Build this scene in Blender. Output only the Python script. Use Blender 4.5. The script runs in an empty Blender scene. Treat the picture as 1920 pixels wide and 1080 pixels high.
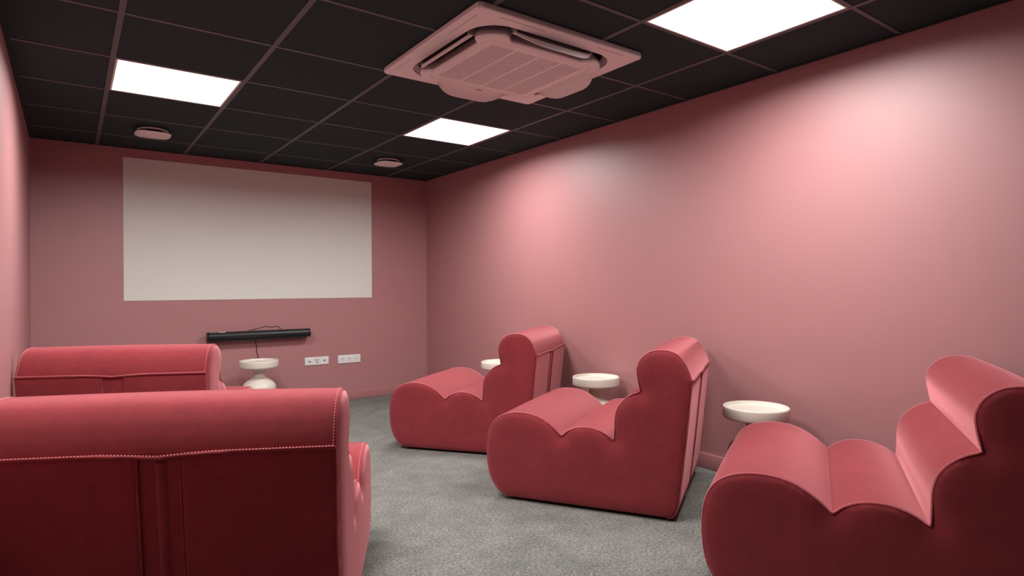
import bpy, bmesh, math, random
from mathutils import Vector, Matrix
from mathutils.geometry import delaunay_2d_cdt

random.seed(7)
scene = bpy.context.scene
COL = scene.collection

# ------------------------------------------------------------------ camera, world, exposure
CAM_H = 1.09
H = CAM_H + 1.1614                    # ceiling height
XL, XR, YB, YN = 0.198, 3.546, 2.83, -5.70


def make_camera():
    yaw, pitch, roll = 0.62780, 0.0009, -0.0059
    c, s = math.cos(yaw), math.sin(yaw)
    F, R, U = Vector((s, c, 0)), Vector((c, -s, 0)), Vector((0, 0, 1))
    c, s = math.cos(pitch), math.sin(pitch)
    F, U = c * F + s * U, c * U - s * F
    c, s = math.cos(roll), math.sin(roll)
    R, U = c * R + s * U, c * U - s * R
    cd = bpy.data.cameras.new('camera')
    cd.sensor_width = 36.0
    cd.lens = 1144.3 * 36.0 / 1920.0
    cd.clip_start = 0.02
    co = bpy.data.objects.new('camera', cd)
    m = Matrix((R, U, -F)).transposed().to_4x4()
    m.translation = Vector((0.4342, -3.0209, CAM_H))
    co.matrix_world = m
    COL.objects.link(co)
    scene.camera = co


make_camera()
world = bpy.data.worlds.new('world')
scene.world = world
world.use_nodes = True
world.node_tree.nodes['Background'].inputs[0].default_value = (0.02, 0.02, 0.02, 1)
world.node_tree.nodes['Background'].inputs[1].default_value = 0.0
PANEL_FACE = 2.0                      # brightness of the lit diffusers as seen
PANEL_W = 32.0                        # power of each ceiling panel's lamp
PANEL_SPREAD = 167.0                  # prismatic diffuser: less light sideways
scene.view_settings.view_transform = 'Standard'
scene.view_settings.look = 'None'
scene.view_settings.exposure = 0.0
scene.view_settings.gamma = 1.0
scene.view_settings.use_curve_mapping = False


# ------------------------------------------------------------------ materials
def srgb(r, g, b):
    f = lambda v: (v / 255 / 12.92) if v / 255 <= 0.04045 else ((v / 255 + 0.055) / 1.055) ** 2.4
    return (f(r), f(g), f(b), 1.0)


def new_mat(name):
    m = bpy.data.materials.new(name)
    m.use_nodes = True
    return m, m.node_tree.nodes, m.node_tree.links, m.node_tree.nodes['Principled BSDF']


def mat(name, col, rough=0.5, noise=None, bump=None, sheen=0.0, sheen_tint=(1, 1, 1, 1), spec=0.5, metal=0.0,
        stretch=(1, 1, 1)):
    """noise: list of (scale, amount); bump: (scale, strength, distance)"""
    m, n, l, b = new_mat(name)
    b.inputs['Roughness'].default_value = rough
    b.inputs['Specular IOR Level'].default_value = spec
    b.inputs['Metallic'].default_value = metal
    b.inputs['Base Color'].default_value = col
    if sheen:
        b.inputs['Sheen Weight'].default_value = sheen
        b.inputs['Sheen Roughness'].default_value = 0.45
        b.inputs['Sheen Tint'].default_value = sheen_tint
    tc = n.new('ShaderNodeTexCoord')
    mp = n.new('ShaderNodeMapping')
    mp.inputs['Scale'].default_value = stretch
    l.new(tc.outputs['Object'], mp.inputs['Vector'])
    if noise:
        prev = None
        for sc, amt in noise:
            t = n.new('ShaderNodeTexNoise')
            t.inputs['Scale'].default_value = sc
            t.inputs['Detail'].default_value = 3
            l.new(mp.outputs[0], t.inputs['Vector'])
            r = n.new('ShaderNodeMapRange')
            r.inputs['From Min'].default_value = 0.3
            r.inputs['From Max'].default_value = 0.7
            r.inputs['To Min'].default_value = 1 - amt
            r.inputs['To Max'].default_value = 1 + amt
            l.new(t.outputs['Fac'], r.inputs['Value'])
            if prev is None:
                prev = r.outputs[0]
            else:
                mm = n.new('ShaderNodeMath')
                mm.operation = 'MULTIPLY'
                l.new(prev, mm.inputs[0])
                l.new(r.outputs[0], mm.inputs[1])
                prev = mm.outputs[0]
        vm = n.new('ShaderNodeVectorMath')
        vm.operation = 'SCALE'
        vm.inputs[0].default_value = col[:3]
        l.new(prev, vm.inputs['Scale'])
        l.new(vm.outputs[0], b.inputs['Base Color'])
    if bump:
        t = n.new('ShaderNodeTexNoise')
        t.inputs['Scale'].default_value = bump[0]
        t.inputs['Detail'].default_value = 2
        l.new(mp.outputs[0], t.inputs['Vector'])
        bp = n.new('ShaderNodeBump')
        bp.inputs['Strength'].default_value = bump[1]
        bp.inputs['Distance'].default_value = bump[2]
        l.new(t.outputs['Fac'], bp.inputs['Height'])
        l.new(bp.outputs[0], b.inputs['Normal'])
    return m


WALL_C = (0.435, 0.192, 0.198, 1)
M = {}
M['wall'] = mat('pink_wall_paint', WALL_C, 0.5, [(1.2, 0.02)], (220, 0.06, 0.002), spec=0.9)
M['base'] = mat('pink_skirting_paint', WALL_C, 0.35, spec=0.5)
M['carpet'] = mat('grey_carpet', (0.225, 0.223, 0.205, 1), 0.95, [(2.2, 0.10), (9, 0.12), (75, 0.30), (190, 0.50)],
                  (160, 1.0, 0.012), spec=0.1)
M['tile'] = mat('black_ceiling_tile', (0.018, 0.036, 0.038, 1), 0.85, [(60, 0.08)], (260, 0.15, 0.002), spec=0.3)
M['bar'] = mat('dark_grid_metal', (0.10, 0.11, 0.112, 1), 0.5, spec=0.4)
M['plenum'] = mat('dark_void', (0.01, 0.01, 0.01, 1), 0.9, spec=0.1)
M['screen'] = mat('cream_screen', (0.78, 0.80, 0.74, 1), 0.75, [(3, 0.01)], spec=0.3)
VEL = (0.235, 0.029, 0.036, 1)
M['velvet'] = mat('red_velvet', VEL, 0.85, [(4, 0.07), (14, 0.07), (45, 0.05), (420, 0.09)], (420, 0.25, 0.002), sheen=1.0,
                  sheen_tint=(1.0, 0.40, 0.43, 1), spec=0.15)
M['velvet_dk'] = M['velvet']
M['stitch'] = mat('pink_thread', (0.78, 0.30, 0.32, 1), 0.6)
M['plinth'] = mat('black_plinth_shade', (0.02, 0.018, 0.018, 1), 0.9, spec=0.1)  # near-black colour stands for the shadow gap below the chair
M['stone'] = mat('cream_table_lacquer', (0.74, 0.70, 0.61, 1), 0.38, [(14, 0.02)], spec=0.45)
M['acpink'] = mat('white_ac_plastic', (0.90, 0.88, 0.86, 1), 0.45, spec=0.45)
M['acdark'] = mat('dark_pink_plastic', (0.22, 0.19, 0.18, 1), 0.5)
M['acblack'] = mat('black_duct', (0.012, 0.012, 0.013, 1), 0.6)
M['acgrey'] = mat('grey_seal_rim_shade', (0.40, 0.38, 0.37, 1), 0.4)  # seal grey, also used to colour the shading on the fascia rim
M['plastic_w'] = mat('white_plastic', (0.80, 0.81, 0.79, 1), 0.3)
M['socket_hole'] = mat('socket_black', (0.01, 0.01, 0.01, 1), 0.5)
M['socket_grey'] = mat('socket_grey', (0.52, 0.51, 0.52, 1), 0.5)
M['blk'] = mat('black_speaker_mesh', (0.012, 0.012, 0.013, 1), 0.38, bump=(900, 0.15, 0.001), spec=0.5)
M['blkgloss'] = mat('black_gloss_plastic', (0.015, 0.015, 0.016, 1), 0.2)
M['label'] = mat('pale_green_label', (0.50, 0.56, 0.36, 1), 0.5)
M['wire'] = mat('black_wire', (0.02, 0.015, 0.015, 1), 0.5)
M['steel'] = mat('grey_steel', (0.45, 0.43, 0.46, 1), 0.35, metal=0.6)
M['frame_l'] = mat('panel_frame_paint', (0.70, 0.66, 0.63, 1), 0.5)
em, n_, l_, b_ = new_mat('lit_diffuser')
b_.inputs['Base Color'].default_value = (0.8, 0.8, 0.8, 1)
b_.inputs['Emission Color'].default_value = (1.0, 0.99, 0.965, 1)
b_.inputs['Emission Strength'].default_value = PANEL_FACE
M['lit'] = em


# ------------------------------------------------------------------ mesh helpers
def link(name, me, parent=None, loc=(0, 0, 0)):
    o = bpy.data.objects.new(name, me)
    COL.objects.link(o)
    o.location = loc
    if parent is not None:
        o.parent = parent
    return o


def fin(me, m, smooth=None):
    if m is not None:
        me.materials.append(m)
    if smooth is not None:
        for p in me.polygons:
            p.use_smooth = True
        me.set_sharp_from_angle(angle=math.radians(smooth))
    me.update()
    return me


def mesh(name, v, f, m, smooth=None):
    me = bpy.data.meshes.new(name)
    me.from_pydata([tuple(p) for p in v], [], f)
    return fin(me, m, smooth)


def bm_mesh(name, bm, m, smooth=None):
    bmesh.ops.recalc_face_normals(bm, faces=bm.faces)
    me = bpy.data.meshes.new(name)
    bm.to_mesh(me)
    bm.free()
    return fin(me, m, smooth)


def bm_box(bm, x0, x1, y0, y1, z0, z1, bev=0.0, seg=2):
    r = bmesh.ops.create_cube(bm, size=1.0)
    vs = r['verts']
    for v in vs:
        v.co = Vector(((x0 + x1) / 2 + v.co.x * (x1 - x0), (y0 + y1) / 2 + v.co.y * (y1 - y0),
                       (z0 + z1) / 2 + v.co.z * (z1 - z0)))
    if bev:
        es = list({e for v in vs for e in v.link_edges})
        bmesh.ops.bevel(bm, geom=es, offset=bev, segments=seg, affect='EDGES', profile=0.5)


def box(name, x0, x1, y0, y1, z0, z1, m, parent=None, bev=0.0, seg=2):
    bm = bmesh.new()
    bm_box(bm, x0, x1, y0, y1, z0, z1, bev, seg)
    return link(name, bm_mesh(name, bm, m, 35 if bev else None), parent)


def tube_verts(path, r, k=8, closed=False):
    v, f = [], []
    n = len(path)
    P = [Vector(p) for p in path]
    up = None
    for i, p in enumerate(P):
        a = P[(i - 1) % n] if (closed or i > 0) else P[i]
        b = P[(i + 1) % n] if (closed or i < n - 1) else P[i]
        t = (b - a).normalized()
        if up is None:
            up = Vector((0, 0, 1)) if abs(t.z) < 0.9 else Vector((1, 0, 0))
        s = t.cross(up).normalized()
        up = s.cross(t).normalized()
        for j in range(k):
            an = 2 * math.pi * j / k
            v.append(p + r * (math.cos(an) * s + math.sin(an) * up))
    for i in range(n if closed else n - 1):
        for j in range(k):
            f.append((i * k + j, i * k + (j + 1) % k, ((i + 1) % n) * k + (j + 1) % k, ((i + 1) % n) * k + j))
    if not closed:
        f.append(tuple(range(k - 1, -1, -1)))
        f.append(tuple((n - 1) * k + j for j in range(k)))
    return v, f


def tube(name, path, r, m, parent=None, k=8, closed=False):
    v, f = tube_verts(path, r, k, closed)
    return link(name, mesh(name, v, f, m, 50), parent)


def lathe(name, prof, m, parent=None, k=64, smooth=40):
    v, f = [], []
    for r, z in prof:
        for j in range(k):
            a = 2 * math.pi * j / k
            v.append((r * math.cos(a), r * math.sin(a), z))
    n = len(prof)
    for i in range(n - 1):
        for j in range(k):
            f.append((i * k + j, i * k + (j + 1) % k, (i + 1) * k + (j + 1) % k, (i + 1) * k + j))
    f.append(tuple(range(k - 1, -1, -1)))
    f.append(tuple((n - 1) * k + j for j in range(k)))
    return link(name, mesh(name, v, f, m, smooth), parent)


def empty(name, loc, rz=0.0):
    o = bpy.data.objects.new(name, None)
    o.empty_display_size = 0.1
    COL.objects.link(o)
    o.location = loc
    o.rotation_euler = (0, 0, rz)
    return o


def tag(o, label, cat, group=None):
    o['label'] = label
    o['category'] = cat
    if group:
        o['group'] = group
    return o


def structure(o):
    o['kind'] = 'structure'
    return o


def crom(pts, n=6):
    """Catmull-Rom through pts"""
    out = []
    P = [Vector(p) for p in pts]
    for i in range(len(P) - 1):
        p1, p2 = P[i], P[i + 1]
        p0 = P[i - 1] if i > 0 else p1 * 2 - p2
        p3 = P[i + 2] if i + 2 < len(P) else p2 * 2 - p1
        for k in range(n):
            t = k / n
            out.append(0.5 * ((2 * p1) + (p2 - p0) * t + (2 * p0 - 5 * p1 + 4 * p2 - p3) * t * t
                              + (3 * p1 - p0 - 3 * p2 + p3) * t ** 3))
    out.append(P[-1])
    return out


# ------------------------------------------------------------------ room shell
structure(box('floor', XL - 0.1, XR + 0.1, YN - 0.1, YB + 0.1, -0.1, 0.0, M['carpet']))
structure(box('wall_back', XL - 0.1, XR + 0.1, YB, YB + 0.1, 0, H + 0.35, M['wall']))
structure(box('wall_right', XR, XR + 0.1, YN, YB, 0, H + 0.35, M['wall']))
structure(box('wall_left', XL - 0.1, XL, YN, YB, 0, H + 0.35, M['wall']))
structure(box('wall_front', XL - 0.1, XR + 0.1, YN - 0.1, YN, 0, H + 0.35, M['wall']))
BH, BT = 0.09, 0.016
structure(box('baseboard_back', XL, XR, YB - BT, YB, 0, BH, M['base'], bev=0.004))
structure(box('baseboard_right', XR - BT, XR, YN, YB - BT, 0, BH, M['base'], bev=0.004))
structure(box('baseboard_left', XL, XL + BT, YN, YB - BT, 0, BH, M['base'], bev=0.004))
structure(box('baseboard_front', XL + BT, XR - BT, YN, YN + BT, 0, BH, M['base'], bev=0.004))

# suspended ceiling: slab above, grid of bars, one tile per cell
ceiling = structure(box('ceiling', XL, XR, YN, YB, H + 0.30, H + 0.34, M['plenum']))
GX, GY = 0.6159, 0.6
xs = [XL] + [GX * i for i in range(1, 6)] + [XR]
ys = [YN] + [GY * j for j in range(-9, 5)] + [YB]
BW = 0.012
HOLE = (1.80, 2.705, -0.935, -0.065)     # opening for the air conditioner
LIGHT_CELLS = {(1, 1): 'a', (4, 1): 'b', (4, -3): 'c', (1, -2): 'd'}   # column i (between GX*i and GX*(i+1)), row j


def minus(r, h):
    x0, x1, y0, y1 = r
    a0, a1, b0, b1 = h
    if a0 >= x1 or a1 <= x0 or b0 >= y1 or b1 <= y0:
        return [r]
    out = []
    if b0 > y0: out.append((x0, x1, y0, b0))
    if b1 < y1: out.append((x0, x1, b1, y1))
    m0, m1 = max(y0, b0), min(y1, b1)
    if a0 > x0: out.append((x0, a0, m0, m1))
    if a1 < x1: out.append((a1, x1, m0, m1))
    return out


tile_cache = {}


def ceil_piece(name, rects, z0, z1, m, bev=0.0):
    cx = (min(r[0] for r in rects) + max(r[1] for r in rects)) / 2
    cy = (min(r[2] for r in rects) + max(r[3] for r in rects)) / 2
    key = (name, tuple(tuple(round(q, 4) for q in (r[0] - cx, r[1] - cx, r[2] - cy, r[3] - cy)) for r in rects))
    if key not in tile_cache:
        bm = bmesh.new()
        for r in rects:
            bm_box(bm, r[0] - cx, r[1] - cx, r[2] - cy, r[3] - cy, z0, z1, bev, 1)
        tile_cache[key] = bm_mesh(name, bm, m)
    o = bpy.data.objects.new(name, tile_cache[key])
    COL.objects.link(o)
    o.location = (cx, cy, H)
    o.parent = ceiling
    return o


for i in range(len(xs) - 1):
    for j in range(len(ys) - 1):
        jj = j - 10                         # cell row: y from GY*jj
        if (i, jj) in LIGHT_CELLS:
            continue
        g = 0.0125
        r = (xs[i] + g, xs[i + 1] - g, ys[j] + g, ys[j + 1] - g)
        rects = minus(r, HOLE)
        if rects:
            ceil_piece('ceiling_tile', rects, 0.003, 0.018, M['tile'])
# long runners and short cross bars
for i in range(1, 6):
    for r in minus((xs[i] - BW, xs[i] + BW, YN, YB), HOLE):
        if r[1] - r[0] > 0.02:
            ceil_piece('grid_runner', [r], 0.0, 0.03, M['bar'])
for j in range(1, len(ys) - 1):
    for i in range(len(xs) - 1):
        r = (xs[i] + (BW if i else 0), xs[i + 1] - (BW if i < 5 else 0), ys[j] - 0.0095, ys[j] + 0.0095)
        for q in minus(r, HOLE):
            if q[1] - q[0] > 0.02:
                ceil_piece('cross_bar', [q], 0.0008, 0.025, M['bar'])
# wall angle around the ceiling edge
structure(box('trim_1', XL, XL + 0.02, YN, YB, H - 0.0015, H + 0.025, M['tile']))
structure(box('trim_2', XR - 0.02, XR, YN, YB, H - 0.0015, H + 0.025, M['tile']))
structure(box('trim_3', XL + 0.02, XR - 0.02, YB - 0.02, YB, H - 0.0015, H + 0.025, M['tile']))
structure(box('trim_4', XL + 0.02, XR - 0.02, YN, YN + 0.02, H - 0.0015, H + 0.025, M['tile']))

# ------------------------------------------------------------------ lit ceiling panels
LIGHT_LABEL = {
    'a': 'square lit ceiling panel nearest the left wall, by the left pink ceiling disc',
    'b': 'smallest-looking lit ceiling panel, between the pink air conditioner and the right pink disc',
    'd': 'lit ceiling panel above the nearest left chair, just out of the picture',
    'c': 'large lit ceiling panel close to the right wall at the top of the view'}


def make_light(cell):
    i, j = cell
    cx, cy = GX * (i + 0.5), GY * (j + 0.5)
    t = tag(empty('ceiling_light', (cx, cy, H)), LIGHT_LABEL[LIGHT_CELLS[cell]], 'ceiling light', 'lit ceiling panels')
    hx, hy = GX / 2 - BW - 0.001, GY / 2 - 0.0105
    fx, fy = 0.009, 0.007
    bm = bmesh.new()
    bm_box(bm, -hx, -hx + fx, -hy, hy, 0.000, 0.02)
    bm_box(bm, hx - fx, hx, -hy, hy, 0.000, 0.02)
    bm_box(bm, -hx + fx, hx - fx, -hy, -hy + fy, 0.000, 0.02)
    bm_box(bm, -hx + fx, hx - fx, hy - fy, hy, 0.000, 0.02)
    link('frame', bm_mesh('light_frame', bm, M['frame_l']), t)
    v = [(-hx + fx, -hy + fy, 0.001), (hx - fx, -hy + fy, 0.001), (hx - fx, hy - fy, 0.001), (-hx + fx, hy - fy, 0.001)]
    link('diffuser', mesh('light_diffuser', v, [(3, 2, 1, 0)], M['lit']), t)
    ld = bpy.data.lights.new('panel_lamp', 'AREA')
    ld.shape = 'RECTANGLE'
    ld.size, ld.size_y = 2 * (hx - fx), 2 * (hy - fy)
    ld.energy = PANEL_W * (1.3 if LIGHT_CELLS[cell] == 'd' else 1.0)
    ld.spread = math.radians(PANEL_SPREAD)
    ld.color = (1.0, 0.99, 0.965)
    link('panel_lamp', ld, t, (0, 0, -0.003))
    bm = bmesh.new()
    bm_box(bm, -hx, hx, -hy, hy, 0.021, 0.04)
    link('housing', bm_mesh('light_housing', bm, M['steel']), t)


for c in LIGHT_CELLS:
    make_light(c)


# ------------------------------------------------------------------ outline helpers for the flat ceiling devices
def round_rect(hx, hy, r, k=10):
    out = []
    for sx, sy, a0 in ((1, 1, 0), (-1, 1, 90), (-1, -1, 180), (1, -1, 270)):
        for q in range(k + 1):
            a = math.radians(a0 + 90 * q / k)
            out.append((sx * (hx - r) + r * math.cos(a), sy * (hy - r) + r * math.sin(a)))
    return out


def resample(poly, n):
    P = [Vector(p) for p in poly]
    P.append(P[0])
    L = [0]
    for a, b in zip(P, P[1:]):
        L.append(L[-1] + (b - a).length)
    out = []
    k = 0
    for q in range(n):
        d = L[-1] * q / n
        while L[k + 1] < d:
            k += 1
        t = (d - L[k]) / max(1e-9, L[k + 1] - L[k])
        out.append(P[k].lerp(P[k + 1], t))
    return out


def loft(rings, closed=False, cap0=False, cap1=False):
    """rings: lists of 3D points with equal count, each ring closed"""
    v, f = [], []
    n = len(rings[0])
    for r in rings:
        v += [Vector(p) for p in r]
    m = len(rings)
    for i in range(m if closed else m - 1):
        for j in range(n):
            a, b = i, (i + 1) % m
            f.append((a * n + j, a * n + (j + 1) % n, b * n + (j + 1) % n, b * n + j))
    if cap0: f.append(tuple(range(n - 1, -1, -1)))
    if cap1: f.append(tuple((m - 1) * n + j for j in range(n)))
    return v, f


def by_angle(poly, n=160):
    """resample a star-shaped outline by polar angle so rings line up"""
    P = resample(poly, 1600)
    A = sorted((math.atan2(p[1], p[0]) % (2 * math.pi), p) for p in P)
    out, k = [], 0
    for q in range(n):
        a = 2 * math.pi * q / n
        while k < len(A) - 1 and A[k][0] < a:
            k += 1
        out.append((A[k][1][0], A[k][1][1]))
    return out


def ring(poly, z, s=1.0):
    return [(p[0] * s, p[1] * s, z) for p in poly]


# ------------------------------------------------------------------ ceiling air conditioner
def make_ac():
    cx, cy = 2.2525, -0.5005
    hx, hy = 0.482, 0.466
    t = tag(empty('air_conditioner', (cx, cy, H)),
            'square pink ceiling cassette air conditioner with open flaps and slatted centre grille', 'air conditioner')
    N = 200
    outer = by_angle(round_rect(hx, hy, 0.018), N)
    outer2 = by_angle(round_rect(hx - 0.004, hy - 0.004, 0.016), N)
    ridge = by_angle(round_rect(hx - 0.035, hy - 0.035, 0.03), N)
    opening = by_angle(round_rect(0.408, 0.394, 0.15), N)
    opening2 = by_angle(round_rect(0.400, 0.386, 0.147), N)
    v, f = loft([ring(outer2, -0.0005), ring(outer, -0.012), ring(outer, -0.024), ring(outer2, -0.028), ring(ridge, -0.030),
                 ring(opening, -0.033), ring(opening2, -0.031), ring(opening2, -0.004)])
    link('frame', mesh('ac_frame', v, f, M['acpink'], 28), t)
    # short engraved corner lines on the frame
    for (x0, x1, y0, y1) in ((-0.452, -0.450, -0.40, -0.17), (-0.452, -0.450, 0.20, 0.38), (-0.36, -0.12, -0.438, -0.436),
                             (0.20, 0.38, -0.438, -0.436)):
        box('panel_line', x0, x1, y0, y1, -0.0308, -0.029, M['acgrey'], t)
    # housing above
    v, f = loft([ring(opening2, -0.004), ring(opening2, 0.08)], cap1=True)
    link('housing', mesh('ac_housing', v, f, M['acdark'], 28), t)
    # inner panel: rounded square with hollows for the flaps
    base = round_rect(0.370, 0.354, 0.13, 14)
    base = resample(base, 900)
    FL = 0.215                                   # half flap length

    def notch(p):
        x, y = p
        def w(u):
            u = abs(u)
            if u < FL - 0.01: return 1.0
            if u > FL + 0.05: return 0.0
            q = (u - FL + 0.01) / 0.06
            return 0.5 + 0.5 * math.cos(math.pi * q)
        d = 0.048
        if abs(x) > 0.368: x -= math.copysign(d * w(y), x)
        if abs(y) > 0.352: y -= math.copysign(d * w(x), y)
        return (x, y)
    pan = by_angle([notch(p) for p in base], N)
    pin = ring(pan, -0.060, 0.985)
    cover = by_angle(round_rect(0.318, 0.292, 0.05), N)
    v, f = loft([ring(pan, 0.0, 0.93), ring(pan, -0.036, 0.996), ring(pan, -0.050, 0.999)])
    link('shaded_fascia_rim', mesh('ac_shaded_fascia_rim', v, f, M['acgrey'], 30), t)  # side wall of the white fascia, its shading put into a grey colour
    v, f = loft([ring(pan, -0.049), ring(pan, -0.055), ring(pan, -0.058, 0.994), pin,
                 ring(cover, -0.0605, 1.0), ring(cover, -0.057, 0.996)], cap1=False)
    fascia = link('fascia', mesh('ac_fascia', v, f, M['acpink'], 30), t)
    # intake cover with grille
    gx, gy = 0.272, 0.250
    ox, oy = 0.02, 0.03
    grect = [(p[0] + ox, p[1] + oy) for p in round_rect(gx, gy, 0.004, 3)]
    grille = by_angle([(p[0], p[1]) for p in round_rect(gx, gy, 0.004, 3)], N)
    cov2 = by_angle(round_rect(0.315, 0.289, 0.048), N)
    v, f = loft([ring(cov2, -0.050), ring(cov2, -0.0595), ring(cov2, -0.0605, 0.994), ring(grille, -0.0605), ring(grille, -0.054)])
    intake = link('intake_cover', mesh('ac_intake', v, f, M['acpink'], 30), t)
    v = [(-gx, -gy, -0.0545), (gx, -gy, -0.0545), (gx, gy, -0.0545), (-gx, gy, -0.0545)]
    link('filter', mesh('ac_filter', v, [(3, 2, 1, 0)], M['acdark']), intake)
    bm = bmesh.new()
    ns = 34
    for k in range(ns):
        y = -gy + (k + 0.5) * 2 * gy / ns
        bm_box(bm, -gx, gx, y - 0.0042, y + 0.0042, -0.0600, -0.0555)
    s = link('grille_slats', bm_mesh('ac_slats', bm, M['acpink']), intake)
    s['kind'] = 'stuff'
    for k in (-1, 0, 1):
        x = k * gx * 0.5
        box('grille_rib', x - 0.006, x + 0.006, -gy, gy, -0.0604, -0.056, M['acpink'], intake)
    # grey seal band visible round the corners of the opening
    sealo = by_angle(round_rect(0.399, 0.385, 0.147), N)
    v, f = loft([ring(sealo, -0.030), ring(sealo, 0.0)])
    for sx, sy in ((-1, -1), (1, -1), (1, 1), (-1, 1)):
        a = [p for p in sealo if sx * p[0] > 0.24 and sy * p[1] > 0.23]
        a.sort(key=lambda p: math.atan2(sy * p[1], sx * p[0]))
        vv = [(p[0] * 0.995, p[1] * 0.995, -0.026) for p in a] + [(p[0] * 0.95, p[1] * 0.95, -0.005) for p in a]
        n = len(a)
        ff = [(q, q + 1, n + q + 1, n + q) for q in range(n - 1)]
        link('corner_seal', mesh('ac_seal', vv, ff, M['acgrey'], 40), t)

    # flaps: long blade, rounded lower corners, swung down
    def blade(name, half):
        nu, nw = 24, 5
        vv, ff = [], []
        for side in (0, 1):
            for a in range(nu + 1):
                u = -1 + 2 * a / nu
                e = max(0.0, (abs(u) - 0.30) / 0.70)
                depth = 0.090 * (1 - 0.80 * e ** 2.4)
                for b in range(nw + 1):
                    q = b / nw
                    y = q * depth
                    z = 0.012 * math.sin(math.pi * q * 0.9) + (0.005 if side else 0.0)
                    vv.append((u * half, y, z))
        n1 = (nu + 1) * (nw + 1)
        idx = lambda s, a, b: s * n1 + a * (nw + 1) + b
        for a in range(nu):
            for b in range(nw):
                ff.append((idx(0, a, b), idx(0, a, b + 1), idx(0, a + 1, b + 1), idx(0, a + 1, b)))
                ff.append((idx(1, a, b), idx(1, a + 1, b), idx(1, a + 1, b + 1), idx(1, a, b + 1)))
        for a in range(nu):
            for b in (0, nw):
                ff.append((idx(0, a, b), idx(0, a + 1, b), idx(1, a + 1, b), idx(1, a, b)))
        for b in range(nw):
            for a in (0, nu):
                ff.append((idx(0, a, b), idx(1, a, b), idx(1, a, b + 1), idx(0, a, b + 1)))
        bm = bmesh.new()
        tmp = bpy.data.meshes.new('tmp')
        tmp.from_pydata(vv, [], ff)
        bm.from_mesh(tmp)
        return bm_mesh(name, bm, M['acpink'], 40)

    fm = blade('ac_flap', 0.222)
    # local blade: hinge at y=0, free edge along +y; hinge near the fascia, swung steeply down
    for k, (ang, dist) in enumerate(((0, 0.343), (90, 0.358), (180, 0.343), (270, 0.358))):
        o = link('flap', fm, t)
        a = math.radians(ang)
        tilt = math.radians(-40)
        o.matrix_local = (Matrix.Rotation(a, 4, 'Z') @ Matrix.Translation((0, dist, -0.036)) @ Matrix.Rotation(tilt, 4, 'X'))
        for sx in (-1, 1):
            bm = bmesh.new()
            bm_box(bm, sx * 0.226 - 0.004, sx * 0.226 + 0.004, dist - 0.014, dist + 0.028, -0.034, -0.004)
            e = link('flap_bracket', bm_mesh('ac_flap_bracket', bm, M['acgrey']), t)
            e.matrix_local = Matrix.Rotation(a, 4, 'Z')
        bm = bmesh.new()
        bm_box(bm, -0.212, 0.212, dist - 0.016, dist + 0.036, -0.022, 0.03)
        e = link('air_outlet', bm_mesh('ac_outlet', bm, M['acblack']), t)
        e.matrix_local = Matrix.Rotation(a, 4, 'Z')
    box('badge', 0.005, 0.045, 0.318, 0.323, -0.0618, -0.0590, M['acdark'], fascia)


make_ac()


# ------------------------------------------------------------------ pink disc air valves
def make_vent(cx, cy, rz, label):
    t = tag(empty('ceiling_vent', (cx, cy, H), rz), label, 'air vent', 'pink ceiling air vents')
    k = 48
    prof = [(0.082, 0.0), (0.096, 0.0), (0.099, -0.004), (0.097, -0.010), (0.086, -0.011), (0.082, -0.007)]
    v, f = loft([[(r * math.cos(2 * math.pi * j / k), r * math.sin(2 * math.pi * j / k), z) for j in range(k)] for r, z in prof],
                closed=True)
    link('ring', mesh('vent_ring', v, f, M['acpink'], 40), t)
    v, f = loft([[(0.0825 * math.cos(2 * math.pi * j / k), 0.0825 * math.sin(2 * math.pi * j / k), z) for j in range(k)] for z in (-0.003, -0.002)],
                cap0=True)
    link('throat', mesh('vent_throat', v, f, M['acblack'], 40), t)
    sq = []
    for q in range(72):
        a = 2 * math.pi * q / 72
        c, s = math.cos(a), math.sin(a)
        e = 2 / 3.6
        sq.append((0.113 * math.copysign(abs(c) ** e, c), 0.116 * math.copysign(abs(s) ** e, s)))
    v, f = loft([ring(sq, -0.030, 0.965), ring(sq, -0.032, 1.0), ring(sq, -0.035, 1.0), ring(sq, -0.038, 0.95),
                 ring(sq, -0.040, 0.6)], cap0=True, cap1=True)
    link('cover_plate', mesh('vent_plate', v, f, M['acpink'], 40), t)
    for sx in (-1, 1):
        for sy in (-1, 1):
            v, f = tube_verts([(sx * 0.062, sy * 0.062, -0.003), (sx * 0.062, sy * 0.062, -0.032)], 0.005, 8)
            link('spacer', mesh('vent_spacer', v, f, M['steel'], 40), t)


make_vent(0.930, 2.075, 0.0, 'pink disc ceiling vent under the left lit panel, above the screen')
make_vent(2.765, 2.075, 0.0, 'pink disc ceiling vent near the back right corner, right of the screen')

# ------------------------------------------------------------------ screen
tag(box('projection_screen', 0.792, 2.921, YB - 0.004, YB - 0.0003, CAM_H - 0.082, CAM_H + 1.0855, M['screen']),
    'blank cream rectangular projection screen on the pink back wall', 'screen')


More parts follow.
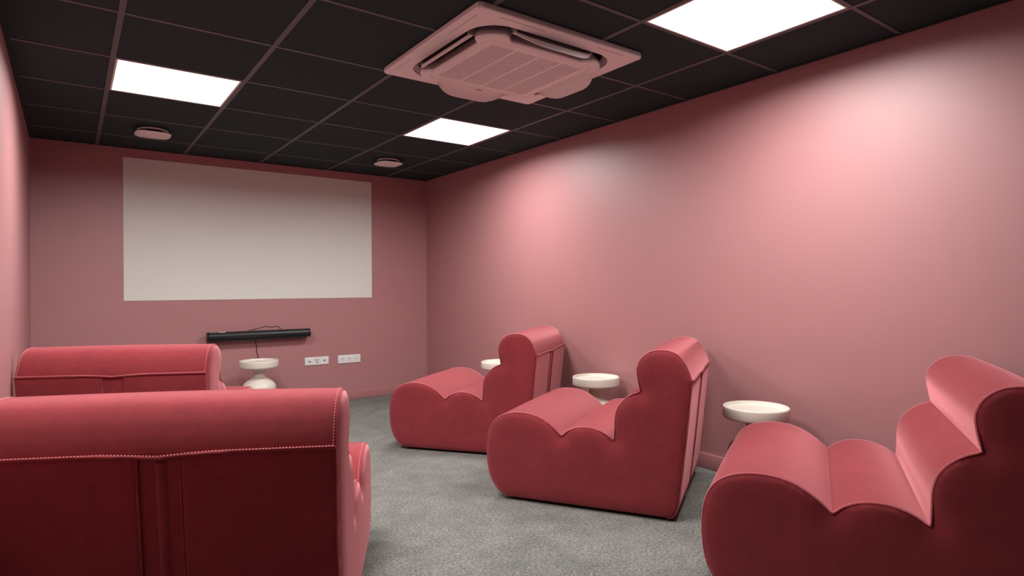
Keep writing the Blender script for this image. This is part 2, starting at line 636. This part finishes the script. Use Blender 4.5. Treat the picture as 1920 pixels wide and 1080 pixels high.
# ------------------------------------------------------------------ soundbar
def make_soundbar():
    x0, x1, z, y = 1.388, 2.272, CAM_H - 0.402, YB - 0.064
    t = tag(empty('soundbar', ((x0 + x1) / 2, y, z)), 'long black tubular soundbar on the back wall below the screen', 'soundbar')
    L = (x1 - x0) / 2
    R = 0.040

    def cyl(name, xa, xb, r, m, bev=0.004):
        prof = [(xa, r - bev), (xa + bev, r), (xb - bev, r), (xb, r - bev)]
        k = 32
        rings = [[(x, rr * math.cos(2 * math.pi * j / k), rr * math.sin(2 * math.pi * j / k)) for j in range(k)] for x, rr in prof]
        v, f = loft(rings, cap0=True, cap1=True)
        return link(name, mesh(name, v, f, m, 30), t)
    body = cyl('body', -L + 0.014, L - 0.014, R - 0.001, M['blk'], 0.001)
    cyl('end_cap', -L, -L + 0.0145, R, M['blkgloss'])
    cyl('end_cap', L - 0.0145, L, R, M['blkgloss'])
    box('base_foot', -L + 0.02, L - 0.03, -0.022, 0.030, -R - 0.008, -R + 0.012, M['blkgloss'], t, 0.004)
    for x in (-0.28, 0.28):
        box('wall_bracket', x - 0.02, x + 0.02, 0.02, 0.0635, -0.03, 0.02, M['blkgloss'], t, 0.002)
    for k in range(4):
        v, f = tube_verts([(-L + 0.035 + 0.018 * k, -0.012, 0.034), (-L + 0.035 + 0.018 * k, -0.014, 0.0405)], 0.0045, 10)
        link('button', mesh('soundbar_button', v, f, M['socket_grey'], 40), body)
    b = box('display_label', -0.025, 0.025, -0.008, 0.008, -0.0006, 0.0010, M['label'], body)
    b.location = (-L + 0.122, -0.0150, 0.0370)
    b.rotation_euler = (math.radians(22), 0, 0)
    # loose wire looping above and the power cord down the wall
    wall_y = 0.060
    pts = crom([(-0.12, 0.03, 0.030), (-0.06, 0.05, 0.047), (-0.01, wall_y, 0.052), (0.04, wall_y, 0.066), (0.075, wall_y, 0.069),
                (0.11, wall_y, 0.060), (0.14, wall_y, 0.066), (0.165, wall_y, 0.064), (0.19, 0.05, 0.045), (0.20, 0.03, 0.03)], 6)
    tube('cable', pts, 0.0022, M['wire'], t)
    px = crom([(-0.035, 0.02, -0.03), (-0.033, 0.05, -0.055), (-0.022, wall_y, -0.11), (-0.020, wall_y, -0.16), (-0.004, wall_y, -0.22),
               (0.000, wall_y, -0.27), (-0.030, wall_y, -0.31), (-0.045, wall_y, -0.36), (-0.040, wall_y, -0.42),
               (-0.050, wall_y, -0.50), (-0.03, wall_y - 0.02, -0.60), (-0.03, wall_y - 0.06, -0.6845)], 6)
    tube('power_cord', px, 0.0030, M['wire'], t)


make_soundbar()


# ------------------------------------------------------------------ wall plates
def plate(name, x0, x1, z0, z1, label):
    t = tag(empty(name, ((x0 + x1) / 2, YB, (z0 + z1) / 2)), label, 'wall socket', 'white wall plates')
    hx, hz = (x1 - x0) / 2, (z1 - z0) / 2
    bm = bmesh.new()
    bm_box(bm, -hx, hx, -0.009, -0.0002, -hz, hz, 0.0035, 3)
    link('face_plate', bm_mesh('face_plate', bm, M['plastic_w'], 35), t)
    return t, hx, hz


def hole(t, name, x, z, rx, rz, m=None, depth=0.0096):
    k = 20
    v, f = loft([[(x + rx * math.cos(2 * math.pi * j / k), y, z + rz * math.sin(2 * math.pi * j / k)) for j in range(k)] for y in
                 (-0.007, -depth)], cap1=True)
    return link(name, mesh(name, v, f, m or M['socket_hole'], 40), t)


t, hx, hz = plate('media_plate', 2.242, 2.472, CAM_H - 0.7225, CAM_H - 0.6455,
                  'white media wall plate nearest the cream table, with three dark ports')
mods = {}
for k in (-1, 0, 1):
    mods[k] = box('module', k * 0.072 - 0.031, k * 0.072 + 0.031, -0.0096, -0.008, -0.026, 0.024, M['plastic_w'], t, 0.0006, 1)
box('video_port', -0.081, -0.060, -0.0102, -0.0085, -0.006, 0.003, M['socket_hole'], mods[-1])
hole(mods[0], 'port_ring', 0.0, -0.010, 0.0085, 0.0085, M['socket_grey'], 0.0100)
hole(mods[0], 'audio_port', 0.0, -0.010, 0.0055, 0.0060, depth=0.0106)
box('port_cover', -0.022, 0.022, -0.0101, -0.008, 0.003, 0.019, M['socket_grey'], mods[0], 0.0005, 1)['label'] = 'faint grey raised cover above the middle port'
hole(mods[1], 'aerial_ring', 0.072, 0.002, 0.0105, 0.0105, M['socket_grey'], 0.0100)
hole(mods[1], 'aerial_port', 0.072, 0.002, 0.0062, 0.0068, depth=0.0106)

t, hx, hz = plate('power_plate', 2.564, 2.795, CAM_H - 0.7280, CAM_H - 0.6465,
                  'white power wall plate on the right, with three small three-hole sockets')
for k in (-1, 0, 1):
    x = k * 0.072
    mod = box('module', x - 0.031, x + 0.031, -0.0096, -0.008, -0.028, 0.026, M['plastic_w'], t, 0.0006, 1)
    for dx, dz in ((0, 0.010), (-0.0105, -0.001), (0.0105, -0.001)):
        box('pin_slot', x + dx - 0.003, x + dx + 0.003, -0.0100, -0.0085, dz - 0.0032, dz + 0.0032, M['socket_hole'], mod)
    box('module_line', x - 0.020, x + 0.020, -0.0099, -0.0085, -0.0205, -0.0190, M['socket_grey'], mod)


# ------------------------------------------------------------------ armless lounge chairs
CW = 0.90


def chair_profile():
    f1 = crom([(0.775, 0.014), (0.815, 0.020), (0.857, 0.046), (0.895, 0.099), (0.913, 0.17), (0.917, 0.254), (0.906, 0.335),
               (0.876, 0.393), (0.825, 0.429), (0.752, 0.447), (0.674, 0.445), (0.608, 0.426), (0.556, 0.395), (0.526, 0.371),
               (0.504, 0.350)], 4)
    f2 = crom([(0.504, 0.350), (0.472, 0.376), (0.424, 0.396), (0.368, 0.401), (0.317, 0.393), (0.272, 0.374), (0.240, 0.352)], 5)
    f3 = crom([(0.240, 0.352), (0.237, 0.405), (0.235, 0.457), (0.222, 0.505), (0.194, 0.543), (0.155, 0.572), (0.112, 0.590)], 5)
    f4 = crom([(0.112, 0.590), (0.122, 0.637), (0.128, 0.685), (0.121, 0.719), (0.102, 0.750), (0.064, 0.777), (0.018, 0.787),
               (-0.027, 0.784), (-0.066, 0.768), (-0.094, 0.736), (-0.112, 0.701), (-0.123, 0.672), (-0.129, 0.651)], 5)
    return f1, f2, f3, f4


F1, F2, F3, F4 = chair_profile()
COVER = F1 + F2[1:] + F3[1:] + F4[1:]                      # open path: front bottom -> back seam
BACK = [Vector((-0.129, 0.651)), Vector((-0.118, 0.55)), Vector((-0.105, 0.43)), Vector((-0.092, 0.31)), Vector((-0.078, 0.19)),
        Vector((-0.064, 0.08)), Vector((-0.056, 0.045)), Vector((-0.038, 0.020)), Vector((-0.01, 0.014))]
OUTLINE = COVER + BACK[1:]


def normals2(path, closed=False):
    out = []
    n = len(path)
    for i in range(n):
        a = path[i - 1] if i > 0 else path[i]
        b = path[i + 1] if i < n - 1 else path[i]
        d = (b - a).normalized()
        out.append(Vector((d.y, -d.x)))                   # outward for this path direction
    return out


def seg_dist(p, a, b):
    ab = b - a
    t = max(0, min(1, (p - a).dot(ab) / max(1e-12, ab.length_squared)))
    return (p - a - ab * t).length


def inside(p, poly):
    c = False
    n = len(poly)
    for i in range(n):
        a, b = poly[i], poly[i - 1]
        if (a.y > p.y) != (b.y > p.y) and p.x < (b.x - a.x) * (p.y - a.y) / (b.y - a.y) + a.x:
            c = not c
    return c


def cover_mesh():
    """upholstery running from the front foot over the four rolls to the seam behind the head roll"""
    hw = CW / 2
    nrm = normals2(COVER)
    stations = [(-hw, 0.0045), (-hw + 0.004, 0.0015), (-hw + 0.010, 0.0003)]
    k = 30
    stations += [(-hw + 0.03 + (CW - 0.06) * q / k, -0.0035 * math.sin(math.pi * q / k)) for q in range(k + 1)]
    stations += [(hw - 0.010, 0.0003), (hw - 0.004, 0.0015), (hw, 0.0045)]
    v, f = [], []
    m = len(COVER)
    cusps = [F1[-1], F2[-1], F3[-1]]
    for x, off in stations:
        for p, nn in zip(COVER, nrm):
            dc = min((p - c).length for c in cusps)
            w = min(1.0, dc / 0.03)
            e = 1.0
            q = p - nn * off * w * e
            v.append((x, q.x, q.y))
        p = back_at(seam_dip(x) + 0.003)
        v.append((x, p.x, p.y))
    m += 1
    for s in range(len(stations) - 1):
        for i in range(m - 1):
            f.append((s * m + i, s * m + i + 1, (s + 1) * m + i + 1, (s + 1) * m + i))
    return mesh('chair_cover', v, f, M['velvet'], 42)


def side_mesh(sgn):
    hw = CW / 2
    poly = []
    for p in resample(OUTLINE, 300):
        poly.append(Vector((p[0], p[1])))
    nrm = []
    n = len(poly)
    bound = []
    for i in range(n):
        d = (poly[(i + 1) % n] - poly[i - 1]).normalized()
        bound.append(poly[i] - Vector((d.y, -d.x)) * 0.004)
    pts = list(bound)
    step = 0.011
    x = -0.14
    while x < 0.93:
        z = 0.0
        while z < 0.79:
            p = Vector((x, z))
            if inside(p, bound):
                d = min(seg_dist(p, bound[i - 1], bound[i]) for i in range(0, n))
                if d > 0.006:
                    pts.append(p)
            z += step
        x += step
    edges = [(i, (i + 1) % n) for i in range(n)]
    vo, eo, fo, *_ = delaunay_2d_cdt(pts, edges, list(), 1, 1e-6)
    v = []
    D = 0.075
    for p in vo:
        d = min(seg_dist(p, bound[i - 1], bound[i]) for i in range(n))
        q = min(1.0, d / D)
        b = 0.015 * math.sqrt(max(0, 1 - (1 - q) ** 2))
        # upholstery is pulled in where the rolls meet
        for c in (F1[-1], F2[-1], F3[-1]):
            r = (p - c).length
            b -= 0.010 * math.exp(-(r / 0.05) ** 2)
        v.append((sgn * (hw + max(b, -0.004)), p.x, p.y))
    f = []
    for t3 in fo:
        a, b, c = [vo[i] for i in t3]
        cen = (a + b + c) / 3
        if inside(Vector((cen.x, cen.y)), bound):
            f.append(tuple(t3) if sgn > 0 else tuple(reversed(t3)))
    return mesh('chair_side', v, f, M['velvet'], 60)


def back_at(u):
    """point on the back line, u 0 at seam .. 1 at foot"""
    P = BACK
    L = [0]
    for a, b in zip(P, P[1:]):
        L.append(L[-1] + (b - a).length)
    d = u * L[-1]
    for i in range(len(P) - 1):
        if d <= L[i + 1] + 1e-9:
            return P[i].lerp(P[i + 1], (d - L[i]) / (L[i + 1] - L[i]))
    return P[-1]


def seam_dip(x):
    """how far the back seam sags at the middle, in the back line parameter"""
    return 0.013 * max(0.0, 1 - abs(x) / 0.14) ** 1.2


def back_mesh(x0, x1, push, edge, nx=14, name='chair_back', r=0.006):
    """a padded panel of the back between two x positions"""
    v, f = [], []
    nu = 26
    X = [x0, x0 + r, x0 + 2.5 * r] + [x0 + 3 * r + (x1 - x0 - 6 * r) * q / nx for q in range(nx + 1)] + [x1 - 2.5 * r, x1 - r, x1]
    for i, x in enumerate(X):
        din = min(x - x0, x1 - x) / (2.5 * r)
        k = math.sqrt(max(0, 1 - (1 - min(1, din)) ** 2))
        for j in range(nu + 1):
            u = j / nu
            uu = seam_dip(x) * (1 - u) + u
            p = back_at(uu)
            p2 = back_at(min(1, uu + 0.02)); p1 = back_at(max(0, uu - 0.02))
            d = (p2 - p1).normalized()
            nn = Vector((d.y, -d.x))
            kk = k * min(1.0, (u * nu) / 1.0) if j == 0 else k
            q = p + nn * (push * (kk if edge else 1.0))
            v.append((x, q.x, q.y))
    m = nu + 1
    for i in range(len(X) - 1):
        for j in range(nu):
            f.append((i * m + j, i * m + j + 1, (i + 1) * m + j + 1, (i + 1) * m + j))
    return mesh(name, v, f, M['velvet'], 50)


def seam_lines():
    hw = CW / 2
    nrm = normals2(COVER)
    lines = []
    for s in (-1, 1):
        lines.append([(s * (hw - 0.0004), (p - nn * 0.0035).x, (p - nn * 0.0035).y) for p, nn in zip(COVER, nrm)])
    return lines


def stitch_mesh(lines, pitch=0.0085, ln=0.0048, r=0.0011):
    v, f = [], []
    for line in lines:
        P = [Vector(p) for p in line]
        acc = 0.0
        nxt = 0.0
        for a, b in zip(P, P[1:]):
            L = (b - a).length
            while nxt < acc + L:
                t = (nxt - acc) / L
                c = a.lerp(b, t)
                d = (b - a).normalized()
                tv, tf = tube_verts([c - d * ln / 2, c + d * ln / 2], r, 4)
                o = len(v)
                v += tv
                f += [tuple(i + o for i in q) for q in tf]
                nxt += pitch
            acc += L
    return mesh('chair_stitching', v, f, M['stitch'])


def make_chair():
    t = empty('lounge_chair', (0, 0, 0))
    hw = CW / 2
    cover = link('seat_cover', cover_mesh(), t)
    link('side_panel', side_mesh(-1), t)
    link('side_panel', side_mesh(1), t)
    sw = 0.053                                     # half width of the centre strip
    link('back_panel', back_mesh(-hw, -sw, 0.004, True), t)
    link('back_panel', back_mesh(sw, hw, 0.004, True), t)
    strip = link('back_strip', back_mesh(-sw - 0.001, sw + 0.001, -0.004, False, 6, 'chair_back_strip'), t)
    # folded flap running down the middle of the strip
    v, f = [], []
    nu = 24
    prof = [(-0.010, -0.004), (-0.004, 0.001), (0.004, 0.0025), (0.012, 0.001), (0.019, -0.004)]
    for j in range(nu + 1):
        u = 0.035 + 0.965 * j / nu
        p = back_at(u)
        d = (back_at(min(1, u + .02)) - back_at(max(0, u - .02))).normalized()
        nn = Vector((d.y, -d.x))
        for x, h in prof:
            q = p + nn * h
            v.append((x, q.x, q.y))
    m = len(prof)
    for j in range(nu):
        for i in range(m - 1):
            f.append((j * m + i, j * m + i + 1, (j + 1) * m + i + 1, (j + 1) * m + i))
    link('strip_fold', mesh('chair_strip_fold', v, f, M['velvet'], 60), strip)
    # piped seams down both sides, across the back and beside the strip
    lines = seam_lines()
    for ln in lines:
        vv, ff = tube_verts(ln, 0.0017, 6)
        link('side_seam', mesh('chair_side_seam', vv, ff, M['velvet'], 60), cover)
    cross = []
    for q in range(41):
        x = -hw + CW * q / 40
        p = back_at(seam_dip(x))
        cross.append((x, p.x - 0.004, p.y))
    vv, ff = tube_verts(cross, 0.0042, 6)
    link('back_seam', mesh('chair_back_seam', vv, ff, M['velvet'], 60), t)
    strips = []
    for x in (-sw, sw):
        ln = []
        for q in range(30):
            p = back_at(0.02 + 0.98 * q / 29)
            ln.append((x, p.x - 0.001, p.y))
        vv, ff = tube_verts(ln, 0.003, 6)
        link('strip_seam', mesh('chair_strip_seam', vv, ff, M['velvet'], 60), strip)
    edge = []
    for s in (-1, 1):
        ln = []
        for q in range(30):
            p = back_at(q / 29)
            ln.append((s * (hw - 0.002), p.x - 0.001, p.y))
        vv, ff = tube_verts(ln, 0.003, 6)
        link('back_edge_seam', mesh('chair_back_edge', vv, ff, M['velvet'], 60), t)
    st = []
    nrm = normals2(COVER)
    for s in (-1, 1):
        st.append([(s * (hw - 0.0075), (p + nn * 0.0002).x, (p + nn * -0.0005).y) for p, nn in zip(COVER, nrm)])
    st.append([(a, b - 0.0035, c + 0.0055) for a, b, c in cross])
    s = link('stitching', stitch_mesh(st), t)
    s['kind'] = 'stuff'
    s['label'] = 'pale pink stitches along the seams'
    # underside and inset plinth, coloured black as the shadow gap under the chair
    bm = bmesh.new()
    bm_box(bm, -hw + 0.02, hw - 0.02, 0.0, 0.79, 0.0, 0.016)
    link('plinth', bm_mesh('chair_plinth', bm, M['plinth']), t)
    return t


CHAIRS = [  # x, y, heading (deg, clockwise from the screen direction), width scale, label
    (3.106, 0.400, -37.2, 0.95, 'red velvet wave-shaped lounge chair in the right row, farthest from camera'),
    (3.040, -0.910, -31.2, 0.935, 'middle red velvet wave-shaped lounge chair of the right row, seen whole from its side'),
    (3.068, -2.264, -27.6, 1.0, 'nearest red velvet lounge chair of the right row, cut off by the right picture edge'),
    (0.680, -1.066, 27.4, 1.005, 'large red velvet lounge chair nearest the camera on the left, its dark back towards us'),
    (0.668, 0.800, 26.0, 0.985, 'far left red velvet lounge chair seen from behind, over the back of the nearest chair'),
]


def copy_tree(o):
    c = o.copy()
    COL.objects.link(c)
    for ch in list(o.children):
        d = ch.copy()
        COL.objects.link(d)
        d.parent = c
        for sub in list(ch.children):
            e = sub.copy()
            COL.objects.link(e)
            e.parent = d
    return c


proto = make_chair()
roots = [proto] + [copy_tree(proto) for _ in CHAIRS[1:]]
for root, (x, y, hd, sx, lab) in zip(roots, CHAIRS):
    root.location = (x, y, 0)
    root.rotation_euler = (0, 0, -math.radians(hd))
    root.scale = (sx, 1, 1.015)
    tag(root, lab, 'chair', 'red velvet lounge chairs')


# ------------------------------------------------------------------ cream side tables
def make_table():
    t = empty('side_table', (0, 0, 0))
    R, T = 0.159, 0.487
    base = crom([(0.118, 0.0), (0.122, 0.004), (0.122, 0.020), (0.116, 0.05), (0.112, 0.09), (0.116, 0.14), (0.127, 0.185), (0.136, 0.225),
                 (0.1375, 0.250), (0.134, 0.270), (0.120, 0.293), (0.095, 0.315), (0.070, 0.332), (0.056, 0.346),
                 (0.050, 0.362), (0.048, 0.380), (0.049, 0.396), (0.055, 0.409), (0.066, 0.4185)], 4)
    lathe('pedestal', [(p.x, p.y) for p in base], M['stone'], t)
    top = [(0.0, 0.419), (0.066, 0.4185), (0.100, 0.4205), (0.138, 0.4225), (0.152, 0.426), (0.1575, 0.431), (R, 0.438), (R, 0.478), (0.158, 0.4845),
           (0.155, T), (0.152, 0.4865), (0.150, 0.483), (0.148, 0.474), (0.143, 0.469), (0.12, 0.468), (0.0, 0.468)]
    top = [(max(r, 0.0005), z) for r, z in top]
    lathe('tray_top', top, M['stone'], t, smooth=50)
    return t


TABLES = [
    (1.752, 2.50, 'cream pedestal side table by the back wall, below the soundbar'),
    (3.335, 1.15, 'cream side table half hidden behind the farthest right-hand chair'),
    (3.345, 0.02, 'cream side table against the right wall, behind the middle right-hand chair seat'),
    (3.25, -1.24, 'nearest cream side table, left of the chair cut off by the right edge'),
]
tp = make_table()
troots = [tp] + [copy_tree(tp) for _ in TABLES[1:]]
for r, (x, y, lab) in zip(troots, TABLES):
    r.location = (x, y, 0)
    tag(r, lab, 'side table', 'cream pedestal side tables')
